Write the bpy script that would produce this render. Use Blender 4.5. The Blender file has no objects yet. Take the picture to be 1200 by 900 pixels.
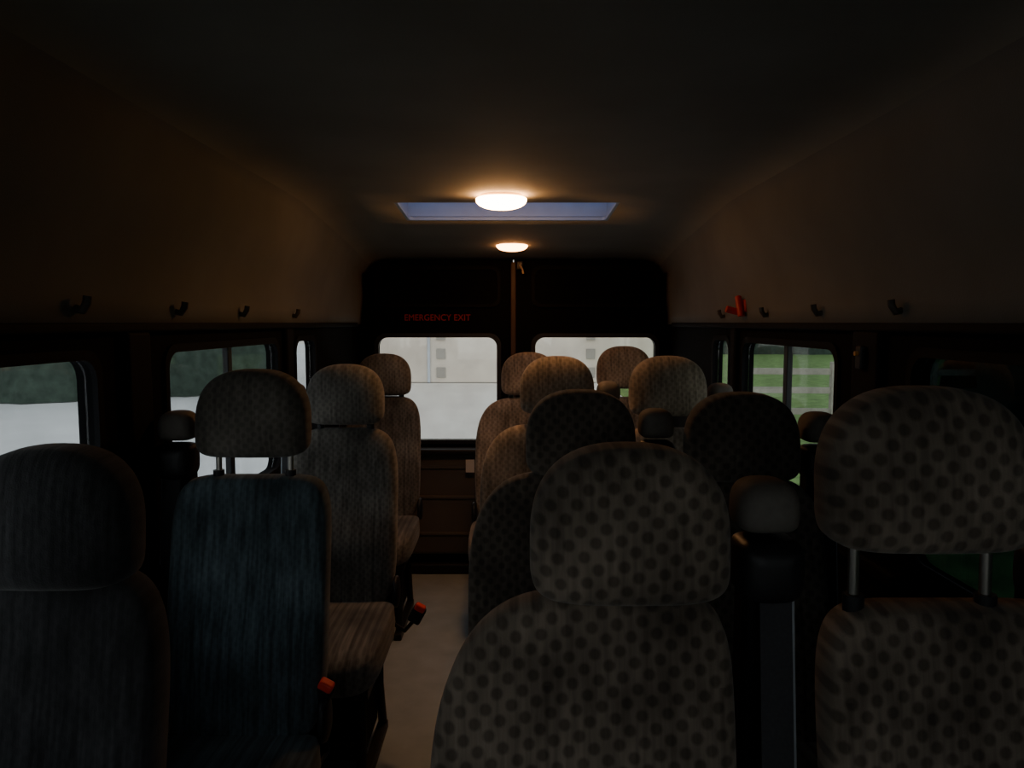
import bpy, math, random
from mathutils import Vector, Matrix, noise
random.seed(3)
S=bpy.context.scene
D=bpy.data
def link(o,parent=None):
    S.collection.objects.link(o)
    if parent: o.parent=parent
    return o
def empty(name,loc=(0,0,0)):
    e=D.objects.new(name,None); e.location=loc; e.empty_display_size=.1
    return link(e)
# ---------------- materials
def mat(name,col,rough=.7,metal=0,emit=None,es=0,noise_amt=0,nscale=20,bump=0,bscale=200,spec=.3):
    m=D.materials.new(name); m.use_nodes=True; nt=m.node_tree; b=nt.nodes['Principled BSDF']
    b.inputs['Base Color'].default_value=(*col,1); b.inputs['Roughness'].default_value=rough
    b.inputs['Metallic'].default_value=metal; b.inputs['Specular IOR Level'].default_value=spec
    if emit: b.inputs['Emission Color'].default_value=(*emit,1); b.inputs['Emission Strength'].default_value=es
    tc=nt.nodes.new('ShaderNodeTexCoord')
    if noise_amt:
        n=nt.nodes.new('ShaderNodeTexNoise'); n.inputs['Scale'].default_value=nscale; n.inputs['Detail'].default_value=5
        nt.links.new(tc.outputs['Object'],n.inputs['Vector'])
        r=nt.nodes.new('ShaderNodeMix'); r.data_type='RGBA'
        r.inputs['A'].default_value=(*[c*(1-noise_amt) for c in col],1)
        r.inputs['B'].default_value=(*[min(1,c*(1+noise_amt)) for c in col],1)
        nt.links.new(n.outputs['Fac'],r.inputs['Factor']); nt.links.new(r.outputs['Result'],b.inputs['Base Color'])
    if bump:
        n=nt.nodes.new('ShaderNodeTexNoise'); n.inputs['Scale'].default_value=bscale
        nt.links.new(tc.outputs['Object'],n.inputs['Vector'])
        bp=nt.nodes.new('ShaderNodeBump'); bp.inputs['Strength'].default_value=bump; bp.inputs['Distance'].default_value=.002
        nt.links.new(n.outputs['Fac'],bp.inputs['Height']); nt.links.new(bp.outputs['Normal'],b.inputs['Normal'])
    return m
def fabric(name,col,dots,stripes,scale=36):
    m=D.materials.new(name); m.use_nodes=True; nt=m.node_tree; N=nt.nodes; L=nt.links
    b=N['Principled BSDF']; b.inputs['Roughness'].default_value=.9; b.inputs['Specular IOR Level'].default_value=.15
    b.inputs['Sheen Weight'].default_value=.15; b.inputs['Sheen Roughness'].default_value=.5
    tc=N.new('ShaderNodeTexCoord'); sp=N.new('ShaderNodeSeparateXYZ'); L.new(tc.outputs['Object'],sp.inputs[0])
    cb=N.new('ShaderNodeCombineXYZ'); L.new(sp.outputs['X'],cb.inputs['X']); L.new(sp.outputs['Z'],cb.inputs['Y'])
    mp=N.new('ShaderNodeMapping'); mp.inputs['Rotation'].default_value=(0,0,math.radians(38)); L.new(cb.outputs[0],mp.inputs['Vector'])
    v=N.new('ShaderNodeTexVoronoi'); v.voronoi_dimensions='2D'; v.inputs['Scale'].default_value=scale; v.inputs['Randomness'].default_value=.06
    L.new(mp.outputs[0],v.inputs['Vector'])
    r=N.new('ShaderNodeMapRange'); r.inputs['From Min'].default_value=.24; r.inputs['From Max'].default_value=.42
    r.inputs['To Min'].default_value=1-dots; r.inputs['To Max'].default_value=1
    L.new(v.outputs['Distance'],r.inputs['Value'])
    mp2=N.new('ShaderNodeMapping'); mp2.inputs['Scale'].default_value=(90,1,9); L.new(tc.outputs['Object'],mp2.inputs['Vector'])
    n1=N.new('ShaderNodeTexNoise'); n1.inputs['Scale'].default_value=1; n1.inputs['Detail'].default_value=4; L.new(mp2.outputs[0],n1.inputs['Vector'])
    r2=N.new('ShaderNodeMapRange'); r2.inputs['From Min'].default_value=.35; r2.inputs['From Max'].default_value=.65
    r2.inputs['To Min'].default_value=1-stripes; r2.inputs['To Max'].default_value=1+stripes*.4; L.new(n1.outputs['Fac'],r2.inputs['Value'])
    n2=N.new('ShaderNodeTexNoise'); n2.inputs['Scale'].default_value=7; L.new(tc.outputs['Object'],n2.inputs['Vector'])
    r3=N.new('ShaderNodeMapRange'); r3.inputs['From Min'].default_value=.25; r3.inputs['From Max'].default_value=.75
    r3.inputs['To Min'].default_value=.45; r3.inputs['To Max'].default_value=1.5; L.new(n2.outputs['Fac'],r3.inputs['Value'])
    ab=N.new('ShaderNodeMath'); ab.operation='ABSOLUTE'; L.new(sp.outputs['X'],ab.inputs[0])
    sb=N.new('ShaderNodeMath'); sb.operation='SUBTRACT'; L.new(ab.outputs[0],sb.inputs[0]); sb.inputs[1].default_value=.118
    ab2=N.new('ShaderNodeMath'); ab2.operation='ABSOLUTE'; L.new(sb.outputs[0],ab2.inputs[0])
    z1=N.new('ShaderNodeMath'); z1.operation='GREATER_THAN'; L.new(sp.outputs['Z'],z1.inputs[0]); z1.inputs[1].default_value=.96
    ad=N.new('ShaderNodeMath'); ad.operation='ADD'; L.new(ab2.outputs[0],ad.inputs[0]); L.new(z1.outputs[0],ad.inputs[1])
    r4=N.new('ShaderNodeMapRange'); r4.inputs['From Min'].default_value=.001; r4.inputs['From Max'].default_value=.006
    r4.inputs['To Min'].default_value=.65; r4.inputs['To Max'].default_value=1; L.new(ad.outputs[0],r4.inputs['Value'])
    cur=r.outputs[0]
    for o in (r2,r3,r4):
        mm=N.new('ShaderNodeMath'); mm.operation='MULTIPLY'; L.new(cur,mm.inputs[0]); L.new(o.outputs[0],mm.inputs[1]); cur=mm.outputs[0]
    mx=N.new('ShaderNodeVectorMath'); mx.operation='SCALE'; mx.inputs[0].default_value=col; L.new(cur,mx.inputs['Scale'])
    L.new(mx.outputs[0],b.inputs['Base Color'])
    n3=N.new('ShaderNodeTexNoise'); n3.inputs['Scale'].default_value=400; L.new(tc.outputs['Object'],n3.inputs['Vector'])
    a=N.new('ShaderNodeMath'); a.operation='ADD'; L.new(n3.outputs['Fac'],a.inputs[0]); L.new(cur,a.inputs[1])
    bp=N.new('ShaderNodeBump'); bp.inputs['Strength'].default_value=.35; bp.inputs['Distance'].default_value=.002
    L.new(a.outputs[0],bp.inputs['Height']); L.new(bp.outputs[0],b.inputs['Normal'])
    return m
def glassm(name,tint,gl=.05):
    m=D.materials.new(name); m.use_nodes=True; nt=m.node_tree; N=nt.nodes; L=nt.links
    N.remove(N['Principled BSDF']); out=N['Material Output']
    t=N.new('ShaderNodeBsdfTransparent')
    tc=N.new('ShaderNodeTexCoord'); n=N.new('ShaderNodeTexNoise'); n.inputs['Scale'].default_value=5; n.inputs['Detail'].default_value=6
    L.new(tc.outputs['Object'],n.inputs['Vector'])
    mx=N.new('ShaderNodeMix'); mx.data_type='RGBA'; mx.inputs['A'].default_value=(*[c*.85 for c in tint],1); mx.inputs['B'].default_value=(*[min(1,c*1.15) for c in tint],1)
    L.new(n.outputs['Fac'],mx.inputs['Factor']); L.new(mx.outputs['Result'],t.inputs['Color'])
    g=N.new('ShaderNodeBsdfGlossy'); g.inputs['Roughness'].default_value=.03; g.inputs['Color'].default_value=(1,1,1,1)
    ms=N.new('ShaderNodeMixShader'); ms.inputs[0].default_value=gl
    L.new(t.outputs[0],ms.inputs[1]); L.new(g.outputs[0],ms.inputs[2]); L.new(ms.outputs[0],out.inputs[0])
    return m
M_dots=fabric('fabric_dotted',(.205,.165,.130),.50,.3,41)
M_dotd=fabric('fabric_dotted_dark',(.12,.10,.082),.40,.3,44)  # dotted fabric darkened in colour for the shadowed second row
M_teal=fabric('fabric_streaked',(.066,.090,.102),.15,.5,60)  # bluish light on the left seat is put into this base colour
M_grey=fabric('fabric_shaded',(.030,.030,.032),.15,.5,60)  # streaked weave with the near-left seat's shade put into its colour
M_brown=fabric('fabric_brown',(.26,.21,.165),.25,.4,55)  # paler brown weave for the rear right seats
M_brownd=fabric('fabric_brown_dark',(.14,.13,.115),.25,.4,55)  # darker brown weave for the rear left seats
M_headd=fabric('fabric_headrest_dark',(.095,.085,.072),.25,.3,55)
M_black=mat('black_plastic',(.014,.014,.016),.45,bump=.2)
M_blackm=mat('black_trim',(.005,.005,.006),.75,bump=.2,spec=.12)
M_metal=mat('post_metal',(.35,.33,.30),.3,.9)
M_leg=mat('leg_metal',(.02,.02,.02),.5,.3)
M_panel=mat('headliner_panel',(.122,.116,.103),.85,noise_amt=.35,nscale=3,bump=.3,bscale=300)
M_ceil=mat('headliner',(.155,.145,.122),.9,noise_amt=.3,nscale=2.5,bump=.3,bscale=300)
M_floor=mat('floor_vinyl',(.38,.44,.46),.5,noise_amt=.25,nscale=9,bump=.2,bscale=60)
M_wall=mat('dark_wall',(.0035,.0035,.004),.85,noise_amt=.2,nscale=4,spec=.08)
M_doorlow=mat('door_lower_panel',(.12,.11,.10),.6,noise_amt=.2,nscale=6)
M_cap=mat('belt_cap_fabric',(.15,.135,.12),.8,noise_amt=.3,nscale=60)
M_edge=mat('belt_webbing_edge_grey',(.30,.33,.36),.6,noise_amt=.2,nscale=60)
M_strap=mat('belt_webbing',(.04,.04,.045),.8,noise_amt=.3,nscale=200)
M_red=mat('red_plastic',(.42,.02,.015),.4,noise_amt=.1)
M_redtext=mat('red_letters',(.28,.008,.008),.5,emit=(.6,.02,.01),es=.018)  # plain letters, given a faint added glow
M_buckle=mat('buckle_red',(.70,.04,.02),.4,noise_amt=.1)
M_lens=mat('lamp_lens',(1,.8,.5),.4,emit=(1,.48,.17),es=68)
M_lens2=mat('lamp_lens_small',(1,.7,.4),.4,emit=(1,.40,.13),es=26)
M_lampbase=mat('lamp_base',(.35,.25,.17),.5)
M_hook=mat('hook_plastic',(.05,.04,.03),.5,bump=.1)
M_white=mat('white_frame',(.62,.70,.82),.5,noise_amt=.1)
M_shaft=mat('skylight_shaft_paint',(.28,.36,.48),.6,noise_amt=.1)
M_label=mat('label_white',(.7,.7,.7),.6)
M_glass=glassm('side_glass',(.82,.84,.83))
M_glassr=glassm('rear_glass',(.93,.88,.82))
M_glassd=glassm('tinted_glass',(.12,.16,.17))
M_glasss=glassm('skylight_glass',(.40,.53,.72),.04)
M_glassf=glassm('windscreen_glass',(.85,.88,.88),.04)
M_conc=mat('pale_concrete',(.84,.83,.81),.9,noise_amt=.12,nscale=.8)
M_grass=mat('grass',(.15,.25,.075),.95,noise_amt=.85,nscale=3.5)
M_hedge=mat('hedge_leaves',(.045,.065,.05),.95,noise_amt=.8,nscale=4)
M_fence=mat('fence_wood',(.36,.33,.28),.9,noise_amt=.3,nscale=12)
M_build=mat('rendered_facade',(.82,.77,.70),.9,noise_amt=.14,nscale=1.2)
M_bwin=mat('facade_window',(.42,.41,.39),.3)
# ---------------- mesh helpers
def mesh_obj(name,verts,faces,m,parent=None,smooth=True,loc=(0,0,0)):
    me=D.meshes.new(name); me.from_pydata([tuple(v) for v in verts],[],faces); me.update()
    if m: me.materials.append(m)
    if smooth:
        for p in me.polygons: p.use_smooth=True
    o=D.objects.new(name,me); o.location=loc
    return link(o,parent)
def box(name,c,s,m,parent=None,bev=.004,rot=None):
    import bmesh
    bm=bmesh.new(); bmesh.ops.create_cube(bm,size=1)
    for v in bm.verts: v.co=Vector((v.co.x*s[0],v.co.y*s[1],v.co.z*s[2]))
    if bev: bmesh.ops.bevel(bm,geom=bm.edges[:],offset=min(bev,min(s)*.45),segments=3,affect='EDGES',profile=.5)
    if rot: bmesh.ops.rotate(bm,verts=bm.verts,cent=(0,0,0),matrix=Matrix.Rotation(rot[1],3,rot[0]))
    bmesh.ops.translate(bm,verts=bm.verts,vec=c)
    me=D.meshes.new(name); bm.to_mesh(me); bm.free(); me.materials.append(m)
    for p in me.polygons: p.use_smooth=False
    return link(D.objects.new(name,me),parent)
def tube(name,pts,r,m,parent=None):
    cu=D.curves.new(name,'CURVE'); cu.dimensions='3D'; cu.bevel_depth=r; cu.bevel_resolution=3; cu.use_fill_caps=True
    s=cu.splines.new('POLY'); s.points.add(len(pts)-1)
    for p,q in zip(s.points,pts): p.co=(*q,1)
    return curve2mesh(cu,name,m,parent)
def curve2mesh(cu,name,m,parent=None,fn=None,smooth=True):
    t=D.objects.new('tmp',cu); link(t); dg=bpy.context.evaluated_depsgraph_get(); dg.update()
    me=D.meshes.new_from_object(t.evaluated_get(dg)); D.objects.remove(t)
    me.name=name
    if fn:
        for v in me.vertices: v.co=fn(v.co)
    me.materials.clear(); me.materials.append(m)
    for p in me.polygons: p.use_smooth=smooth
    o=D.objects.new(name,me); return link(o,parent)
def rrect(x0,x1,y0,y1,r,n=8):
    out=[]
    for cx,cy,a in ((x1-r,y1-r,0),(x0+r,y1-r,90),(x0+r,y0+r,180),(x1-r,y0+r,270)):
        for i in range(n+1):
            t=math.radians(a+90*i/n); out.append((cx+r*math.cos(t),cy+r*math.sin(t)))
    return out
def plate(name,loops,th,m,fn,parent=None):
    cu=D.curves.new(name,'CURVE'); cu.dimensions='2D'; cu.fill_mode='BOTH'; cu.extrude=th/2
    for lp in loops:
        s=cu.splines.new('POLY'); s.points.add(len(lp)-1); s.use_cyclic_u=True
        for p,q in zip(s.points,lp): p.co=(q[0],q[1],0,1)
    return curve2mesh(cu,name,m,parent,fn,smooth=False)
def dshape(w,ht,hb,nt,nb,N=72,ntr=None):
    o=[]
    for i in range(N):
        t=2*math.pi*i/N; c,s=math.cos(t),math.sin(t); n=nt if s>=0 else nb
        if ntr and s>=0 and c>0: n=ntr
        o.append((w/2*math.copysign(abs(c)**(2/n),c),(ht if s>=0 else hb)*math.copysign(abs(s)**(2/n),s)))
    return o
LV=[0,.2,.4,.55,.68,.78,.86,.91,.95,.975,.99,1.0]
def pillow(name,outline,depth,m,fn,p=3.5,parent=None):
    """soft cushion: outline (u,v) swept through its thickness w; fn maps (u,v,w)->xyz"""
    N=len(outline); verts=[];faces=[]
    seq=[(s,-1) for s in LV]+[(s,1) for s in LV[-2::-1]]
    for s,sg in seq:
        w=sg*depth/2*(max(0,1-s**p))**(1/p)
        if s==0: verts.append(fn(0,0,w))
        else:
            for (u,v) in outline: verts.append(fn(u*s,v*s,w))
    def ring(k): return 1+(k-1)*N
    K=len(seq)-2
    for i in range(N): faces.append((0,ring(1)+(i+1)%N,ring(1)+i))
    for k in range(1,K):
        a,b=ring(k),ring(k+1)
        for i in range(N):
            j=(i+1)%N; faces.append((a+i,a+j,b+j,b+i))
    last=len(verts)-1; a=ring(K)
    for i in range(N): faces.append((last,a+i,a+(i+1)%N))
    o=mesh_obj(name,verts,faces,m,parent)
    import bmesh
    bm=bmesh.new(); bm.from_mesh(o.data); bmesh.ops.recalc_face_normals(bm,faces=bm.faces); bm.to_mesh(o.data); bm.free()
    return o
# ---------------- minibus seat
def seat(x,y,fab,bw=.385,boff=0,raised=0,tower=1,buckle=None,hw=.28,legs=True,nsh=4.5,ntr=None,head=None):
    e=empty('minibus_seat',(x,y,0))
    btop=1.07; bbot=.44; hh=(btop-bbot)/2; mid=(btop+bbot)/2
    def bfn(u,v,w):
        X=u+boff; Z=mid+v
        Y=w+.03+(Z-btop)*.20
        if w<0:
            k=min(1,abs(u)/(bw/2))
            Y+= .028*(1-k**2.5)*(1-(abs(v)/hh)**4)
            Y-= .02*math.exp(-((Z-.66)/.10)**2)*(1-k**2)
        return (X,Y,Z)
    pillow('backrest',dshape(bw,hh,hh,nsh,5,96,ntr),.12,fab,bfn,4,e)
    htop=1.28+raised; hh2=.217; c=htop-hh2*.62
    def hfn(u,v,w):
        Y=w+.035+( .012*(1-(u/(hw/2))**2)*-1 if w<0 else 0)
        return (u,Y+v*.10,c+v)
    pillow('headrest',dshape(hw,hh2*.62,hh2*.38,2.5,5.5),.115,head or fab,hfn,3.2,e)
    for sx in (-.09,.09):
        tube('headrest_post',[(sx,.03,btop-.06),(sx,.035,htop-hh2+.03)],.0075,M_metal,e)
        if raised: tube('post_collar',[(sx,.03,btop-.012),(sx,.03,btop+.012)],.014,M_black,e)
    def cfn(u,v,w):
        return (u+boff,-.33+v,.42+w+ (.02*(u/(bw/2))**4 if w>0 else 0) - .02*max(0,-v/.24)**3)
    pillow('seat_cushion',dshape(bw+.03,.25,.25,5,5),.13,fab,cfn,4,e)
    box('seat_pan',(boff,-.32,.345),(bw-.03,.42,.03),M_black,e)
    box('seat_plinth',(boff,-.26,.19),(bw-.12,.26,.28),M_blackm,e,.02)
    for sx in (-1,1):
        X=boff+sx*(bw/2-.05)
        box('leg_rail',(X,-.31,.015),(.035,.44,.03),M_leg,e)
        tube('leg_front',[(X,-.48,.02),(X,-.46,.2),(X,-.46,.34)],.016,M_leg,e)
        tube('leg_rear',[(X,-.10,.02),(X,-.16,.2),(X,-.16,.34)],.016,M_leg,e)
        pts=dshape(.09,.06,.05,2.4,2.4,24)
        pillow('hinge_cover',pts,.025,M_black,lambda u,v,w,X=boff+sx*(bw/2+.004):(X+w,-.10+u,.50+v),3,e)
    tube('leg_crossbar',[(boff-bw/2+.05,-.46,.16),(boff+bw/2-.05,-.46,.16)],.012,M_leg,e)
    if tower:
        tx=tower*.195
        pillow('belt_tower_cap',dshape(.088,.045,.03,2.8,4,32),.10,M_cap,lambda u,v,w:(tx+u,.05+w,1.185+v),3,e)
        pillow('belt_guide',dshape(.092,.045,.045,5,3.5,32),.10,M_black,lambda u,v,w:(tx+u,.035+w,1.105+v),3.5,e)
        box('belt_tower',(tx,.06,.78),(.06,.06,.62),M_blackm,e,.012)
        box('belt_webbing',(tx+.010*tower,-.012+.0,.80),(.045,.003,.56),M_strap,e,0,('X',-.12))
        box('belt_webbing_edge',(tx+tower*.036,.0,.80),(.006,.012,.56),M_edge,e,.001,('X',-.12))
    if buckle:
        bx,by,bz=buckle
        tube('buckle_stalk',[(boff+bw/2-.01,-.12,.40),((boff+bw/2+bx)/2,by+.03,.40),(bx-.01,by,bz-.02)],.007,M_black,e)
        box('belt_buckle',(bx,by,bz),(.045,.03,.06),M_black,e,.008,('Y',.5))
        box('buckle_button',(bx+.012,by-.012,bz+.028),(.036,.03,.022),M_buckle,e,.006,('Y',.5))
    return e
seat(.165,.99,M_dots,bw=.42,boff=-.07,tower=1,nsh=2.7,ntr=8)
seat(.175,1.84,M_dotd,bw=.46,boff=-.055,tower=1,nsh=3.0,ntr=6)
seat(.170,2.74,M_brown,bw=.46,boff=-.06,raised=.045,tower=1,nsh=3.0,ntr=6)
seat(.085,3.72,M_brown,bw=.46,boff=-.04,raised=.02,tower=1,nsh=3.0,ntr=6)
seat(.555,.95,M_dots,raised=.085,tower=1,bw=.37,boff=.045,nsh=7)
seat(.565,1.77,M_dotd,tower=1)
seat(.565,2.64,M_brown,raised=.05,tower=1)
seat(.575,3.76,M_brown,raised=.05,tower=0)
seat(-.715,1.10,M_grey,tower=0,raised=-.02,hw=.265,bw=.36)
seat(-.645,1.80,M_teal,raised=.055,tower=-1,buckle=(.19,-.09,.56),nsh=7,head=M_headd)
seat(-.605,2.64,M_brownd,raised=.02,tower=-1,buckle=(.285,-.22,.47))
seat(-.665,3.80,M_brownd,raised=.01,tower=-1)
# ---------------- shell
CH=1.45
def fl(X): return lambda c:Vector((X+c.z,c.x,c.y))
WT,WB=CH-.075,CH-.56
def sidewall(name,X,wins):
    loops=[[(-1.8,-.02),(4.40,-.02),(4.40,1.50),(-1.8,1.50)]]
    for a,b in wins: loops.append(rrect(a,b,WB,WT,.05))
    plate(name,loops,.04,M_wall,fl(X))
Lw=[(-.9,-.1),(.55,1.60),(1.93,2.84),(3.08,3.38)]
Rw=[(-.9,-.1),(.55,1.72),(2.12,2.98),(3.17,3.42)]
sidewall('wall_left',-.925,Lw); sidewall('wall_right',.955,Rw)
wi=0
for X,ws,side in ((-.925,Lw,-1),(.955,Rw,1)):
    for k,(a,b) in enumerate(ws):
        wi+=1; e=empty('window_%d'%wi)
        gm=M_glass
        if k==1: gm=M_glassd if side==1 else M_glass
        g=plate('glass',[rrect(a+.002,b-.002,WB+.002,WT-.002,.05)],.004,gm,fl(X),e)
        xi=X-side*.022
        plate('rubber_gasket',[rrect(a-.018,b+.018,WB-.018,WT+.018,.06),rrect(a+.004,b-.004,WB+.004,WT-.004,.05)],.012,M_blackm,fl(xi),e)
        if k==2:
            mid={-1:2.40,1:2.555}[side]
            box('slider_rail',(X,mid,(WB+WT)/2),(.02,.035,WT-WB),M_black,e,.003)
t=0
for side,X in ((-1,-.90),(1,.93)):
    for py in ((1.76,.20),(2.96,.16)) if side<0 else ((1.92,.26),(3.075,.12)):
        t+=1; box('trim_%d'%t,(X-side*-.0+(-side*.006),py[0],1.17),(.022,py[1]*.55,.52),M_blackm,None,.01)
    t+=1; box('trim_%d'%t,(X-side*.012,1.25,WB-.06),(.03,5.8,.04),M_blackm,None,.01)
    t+=1; box('trim_%d'%t,(X-side*.006,1.25,CH-.012),(.025,6.0,.022),M_blackm,None,.006)
def topH(y):
    if y<2.75: return 1.945-.0*y
    if y<3.4: return 1.945-(y-2.75)/.65*.035
    return 1.91-((y-3.4)/.97)**1.4*.075
def xt(y): return .80+.075*max(0,min(1,(y-2.6)/1.7))
SKY=(2.93,3.34); SX=(-.465,.425)
def prof(y):
    H=topH(y); q=xt(y)
    half=[(.908,1.44),(.905,1.50),(.895,1.58),(.5*(.895+q)+.01,1.67),(q+.012,1.75),(q-.005,H-.085),(q-.03,H-.045),(q-.07,H-.018),(q-.13,H-.004),(.60,H)]
    r=[(x*1.033,z) for x,z in half]
    l=[(-x,z) for x,z in half]
    return l+[(SX[0],H),(-.2,H),(0,H),(.2,H),(SX[1],H)]+r[::-1]
ys=sorted(set([-1.75+i*.25 for i in range(18)]+[2.75,2.93,3.1,3.34,3.4,3.6,3.8,4.0,4.2,4.3,4.37]))
verts=[];faces=[];mi=[]
NP=len(prof(0))
for y in ys:
    for x,z in prof(y): verts.append((x,y,z))
for k in range(len(ys)-1):
    for i in range(NP-1):
        if ys[k]>=SKY[0]-1e-4 and ys[k+1]<=SKY[1]+1e-4 and 10<=i<14: continue
        faces.append((k*NP+i,k*NP+i+1,(k+1)*NP+i+1,(k+1)*NP+i)); mi.append(0 if (i<6 or i>NP-8) else 1)
ce=mesh_obj('ceiling',verts,faces,M_panel); ce.data.materials.append(M_ceil)
for p,m_ in zip(ce.data.polygons,mi): p.material_index=m_
sm=ce.modifiers.new('thick','SOLIDIFY'); sm.thickness=.02; sm.offset=-1
cut=lambda z:(lambda c:Vector((c.x,c.y,z+c.z)))
plate('roof_panel',[[(-1.0,-1.8),(1.02,-1.8),(1.02,4.42),(-1.0,4.42)],[(SX[0],SKY[0]),(SX[1],SKY[0]),(SX[1],SKY[1]),(SX[0],SKY[1])]],.02,M_white,cut(1.995))
for sx,n in ((-.965,'roof_side_panel'),(.99,'roof_side_panel')):
    box(n,(sx,1.31,1.74),(.03,6.2,.55),M_white,None,0)
e=empty('skylight_window')
plate('skylight_frame',[rrect(SX[0]-.03,SX[1]+.03,SKY[0]-.03,SKY[1]+.03,.03),rrect(SX[0]+.012,SX[1]-.012,SKY[0]+.02,SKY[1]-.02,.02)],.014,M_shaft,lambda c:Vector((c.x,c.y,topH(c.y)-.006+c.z)),e)
plate('skylight_glass',[rrect(SX[0]+.0,SX[1]-.0,SKY[0],SKY[1],.01)],.006,M_glasss,cut(1.99),e)
for c in SKY:
    box('skylight_shaft',(sum(SX)/2,c,1.955),(SX[1]-SX[0],.006,.07),M_shaft,e,0)
for xx in SX: box('skylight_shaft',(xx,sum(SKY)/2,1.955),(.006,SKY[1]-SKY[0],.07),M_shaft,e,0)
box('floor',(.015,1.28,-.02),(1.92,6.2,.04),M_floor,None,0)
box('trim_20',(.015,4.19,.03),(1.84,.05,.06),M_black,None,.01)
WS=rrect(-.84,.87,.92,1.72,.12)
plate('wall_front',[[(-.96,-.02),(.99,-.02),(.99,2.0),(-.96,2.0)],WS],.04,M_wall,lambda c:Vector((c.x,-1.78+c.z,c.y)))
e=empty('window_20'); plate('glass',[WS],.004,M_glassf,lambda c:Vector((c.x,-1.78+c.z,c.y)),e)
YR=4.40
fr=lambda c:Vector((c.x,YR+c.z,c.y))
RWT,RWB=CH-.085,CH-.70
for name,x0,x1,w0,w1 in (('door_1',-.96,.006,-.79,-.087),('door_2',.012,.99,.135,.845)):
    e=empty(name)
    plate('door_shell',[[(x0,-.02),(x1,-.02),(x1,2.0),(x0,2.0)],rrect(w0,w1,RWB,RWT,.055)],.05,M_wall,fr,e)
    plate('glass',[rrect(w0,w1,RWB,RWT,.055)],.004,M_glassr,fr,e)
    plate('rubber_gasket',[rrect(w0-.022,w1+.022,RWB-.022,RWT+.022,.07),rrect(w0+.003,w1-.003,RWB+.003,RWT-.003,.055)],.02,M_black,lambda c:Vector((c.x,YR-.03+c.z,c.y)),e)
    xc=(x0+x1)/2
    plate('upper_moulding',[rrect(w0-.02,w1+.02,CH+.09,CH+.33,.05),rrect(w0,w1,CH+.11,CH+.31,.04)],.012,M_blackm,lambda c:Vector((c.x,YR-.03+c.z,c.y)),e)
    box('door_ledge',(xc,YR-.085,RWB-.055),(.80,.11,.035),M_black,e,.012)
    box('door_card',(xc,YR-.06,.38),(.84,.06,.62),M_doorlow,e,.02)
    for zz in (.2,.42,.6): box('door_card_rib',(xc,YR-.093,zz),(.80,.02,.02),M_doorlow,e,.006)
    if name=='door_1':
        box('seam_cover',(.008,YR-.045,1.35),(.030,.03,.90),mat('seam_trim',(.06,.035,.025),.6,noise_amt=.1),e,.006)
        box('top_latch',(.045,YR-.06,1.78),(.04,.05,.05),M_black,e,.008)
        tube('latch_lever',[(.045,YR-.09,1.78),(.06,YR-.10,1.755),(.065,YR-.10,1.73)],.006,M_lampbase,e)
        box('lower_latch',(-.16,YR-.115,.63),(.10,.05,.05),M_black,e,.01)
        box('latch_label',(-.245,YR-.135,.615),(.05,.004,.075),M_label,e,0)
cu=D.curves.new('emergency_exit_sign','FONT'); cu.body='EMERGENCY EXIT'; cu.size=.052; cu.extrude=.001; cu.space_character=1.02
o=curve2mesh(cu,'emergency_exit_sign',M_redtext,None,lambda c:Vector((-.635+c.x*.92,YR-.030-c.z,1.462+c.y)),False)
def dome(x,y,w,m,h=.035,drop=.02):
    z=topH(y); e=empty('dome_lamp',(x,y,z))
    pillow('lamp_base',dshape(w*.8,.055,.055,2.2,2.2,48),drop+.01,M_lampbase,lambda u,v,ww:(u,v,-drop/2+ww),3,e)
    pillow('lamp_lens',dshape(w,.066,.066,2.2,2.2,48),h*2,m,lambda u,v,ww:(u,v,-drop+(ww if ww<0 else ww*.4)),2.2,e)
dome(-.04,2.80,.19,M_lens,.038,.036)
dome(.0,3.96,.165,M_lens2,.03,.020)
def hook(x,y,z,side):
    e=empty('coat_hook',(x,y,z))
    box('hook_plate',(0,0,0),(.012,.035,.06),M_hook,e,.004)
    tube('hook_arm',[(0,0,-.01),(side*.02,0,-.015),(side*.03,0,0),(side*.032,0,.014)],.009,M_hook,e)
for y in (1.51,1.96,2.42,3.0): hook(-.893,y,CH+.04,1)
for y in (3.2,2.66,2.2,1.75): hook(.923,y,CH+.04,-1)
e=empty('emergency_hammer',(.915,2.93,1.515))
box('hammer_bracket',(0,0,0),(.02,.07,.05),M_red,e,.006)
tube('hammer_handle',[(-.02,-.03,-.04),(-.025,-.02,.0),(-.025,0,.035)],.013,M_red,e)
tube('hammer_head',[(-.07,0,-.012),(-.03,0,-.022),(.005,0,-.028)],.014,M_red,e)
e=empty('belt_anchor',(.905,1.92,1.36))
box('anchor_plate',(0,0,0),(.015,.03,.06),M_black,e,.004)
tube('anchor_bolt',[(-.006,0,.01),(-.016,0,.01)],.006,mat('amber_bolt',(.6,.3,.06),.3),e)
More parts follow.
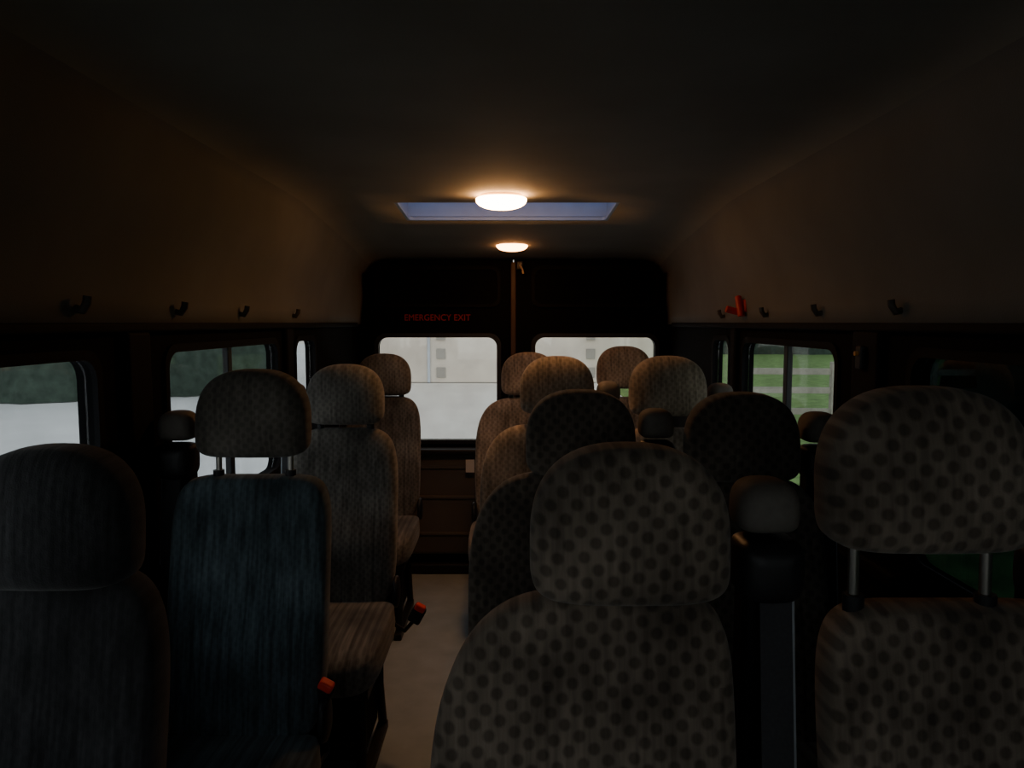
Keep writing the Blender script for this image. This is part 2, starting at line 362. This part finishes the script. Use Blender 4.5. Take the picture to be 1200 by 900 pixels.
# ---------------- outside
GZ=-.55
box('ground_yard',(-20,15,GZ-.05),(90,110,.1),M_conc,None,0)
box('grass_field',(34,20,GZ+.005),(62,110,.03),M_grass,None,0)
def hedge(name,p0,p1,h,th):
    p0=Vector(p0);p1=Vector(p1); d=(p1-p0); L=d.length; d/=L; n=Vector((-d.y,d.x,0))
    nu=int(L/.3); nv=22; verts=[];faces=[]
    for i in range(nu+1):
        for j in range(nv+1):
            a=math.pi*j/nv; c=math.cos(a); s=math.sin(a)
            b=p0+d*(L*i/nu)+n*(th/2*math.copysign(abs(c)**.5,c))+Vector((0,0,h*abs(s)**.5))
            k=noise.noise(b*.5)*.9+noise.noise(b*1.7)*.45+noise.noise(b*4)*.2
            verts.append(b+(n*c+Vector((0,0,s)))*k)
    for i in range(nu):
        for j in range(nv):
            a=i*(nv+1)+j; faces.append((a,a+1,a+nv+2,a+nv+1))
    mesh_obj(name,verts,faces,M_hedge,None,True)
hedge('hedge',(-30,14,GZ+.02),(-6.6,21,GZ+.02),6,2.0)
hedge('hedge',(7.9,13,GZ+.02),(22,9,GZ+.02),5,2.5)
hedge('hedge',(9,48,GZ+.02),(40,46,GZ+.02),7,3)
e=empty('wooden_fence')
for i in range(8):
    X=4.0+i*1.6; Y=13-.18*i
    box('fence_post',(X,Y,GZ+.67),(.12,.12,1.3),M_fence,e,.01)
for z in (.45,.82,1.15):
    box('fence_rail',(4.0+5.6,13-.63,GZ+z),(11.4,.05,.11),M_fence,e,.005,('Z',-.1125))
e=empty('apartment_building')
box('facade',(0,28.5,GZ+6.02),(11.5,8,12),M_build,e,.02)
for j in range(9):
    box('facade_window',(-2.35,24.48,GZ+.35+j*.62),(.30,.08,.34),M_bwin,e,.01)
    box('facade_window',(2.6,24.48,GZ+.35+j*.62),(.30,.08,.34),M_bwin,e,.01)
box('drainpipe',(-2.75,24.43,GZ+6.02),(.09,.1,12),M_white,e,.02)
# ---------------- world : overcast sky, brightness added towards the bus front to light the seats
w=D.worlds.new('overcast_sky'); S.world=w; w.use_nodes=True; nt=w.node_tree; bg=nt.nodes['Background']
tc=nt.nodes.new('ShaderNodeTexCoord'); sp=nt.nodes.new('ShaderNodeSeparateXYZ'); nt.links.new(tc.outputs['Generated'],sp.inputs[0])
cr=nt.nodes.new('ShaderNodeValToRGB'); nt.links.new(sp.outputs['Z'],cr.inputs[0])
cr.color_ramp.elements[0].color=(.66,.66,.65,1); cr.color_ramp.elements[1].color=(.64,.72,.83,1)
nt.links.new(cr.outputs[0],bg.inputs[0])
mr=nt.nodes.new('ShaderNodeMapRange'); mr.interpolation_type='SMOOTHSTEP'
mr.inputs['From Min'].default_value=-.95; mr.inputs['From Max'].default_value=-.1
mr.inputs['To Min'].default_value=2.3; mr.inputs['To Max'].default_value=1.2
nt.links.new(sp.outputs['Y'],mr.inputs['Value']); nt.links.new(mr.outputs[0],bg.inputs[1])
# ---------------- camera
c=D.cameras.new('camera'); co=D.objects.new('camera',c); link(co)
co.location=(0,0,CH); co.rotation_euler=(math.radians(90-4.75),0,0); c.sensor_width=36; c.lens=26.0; c.clip_start=.02
S.camera=co
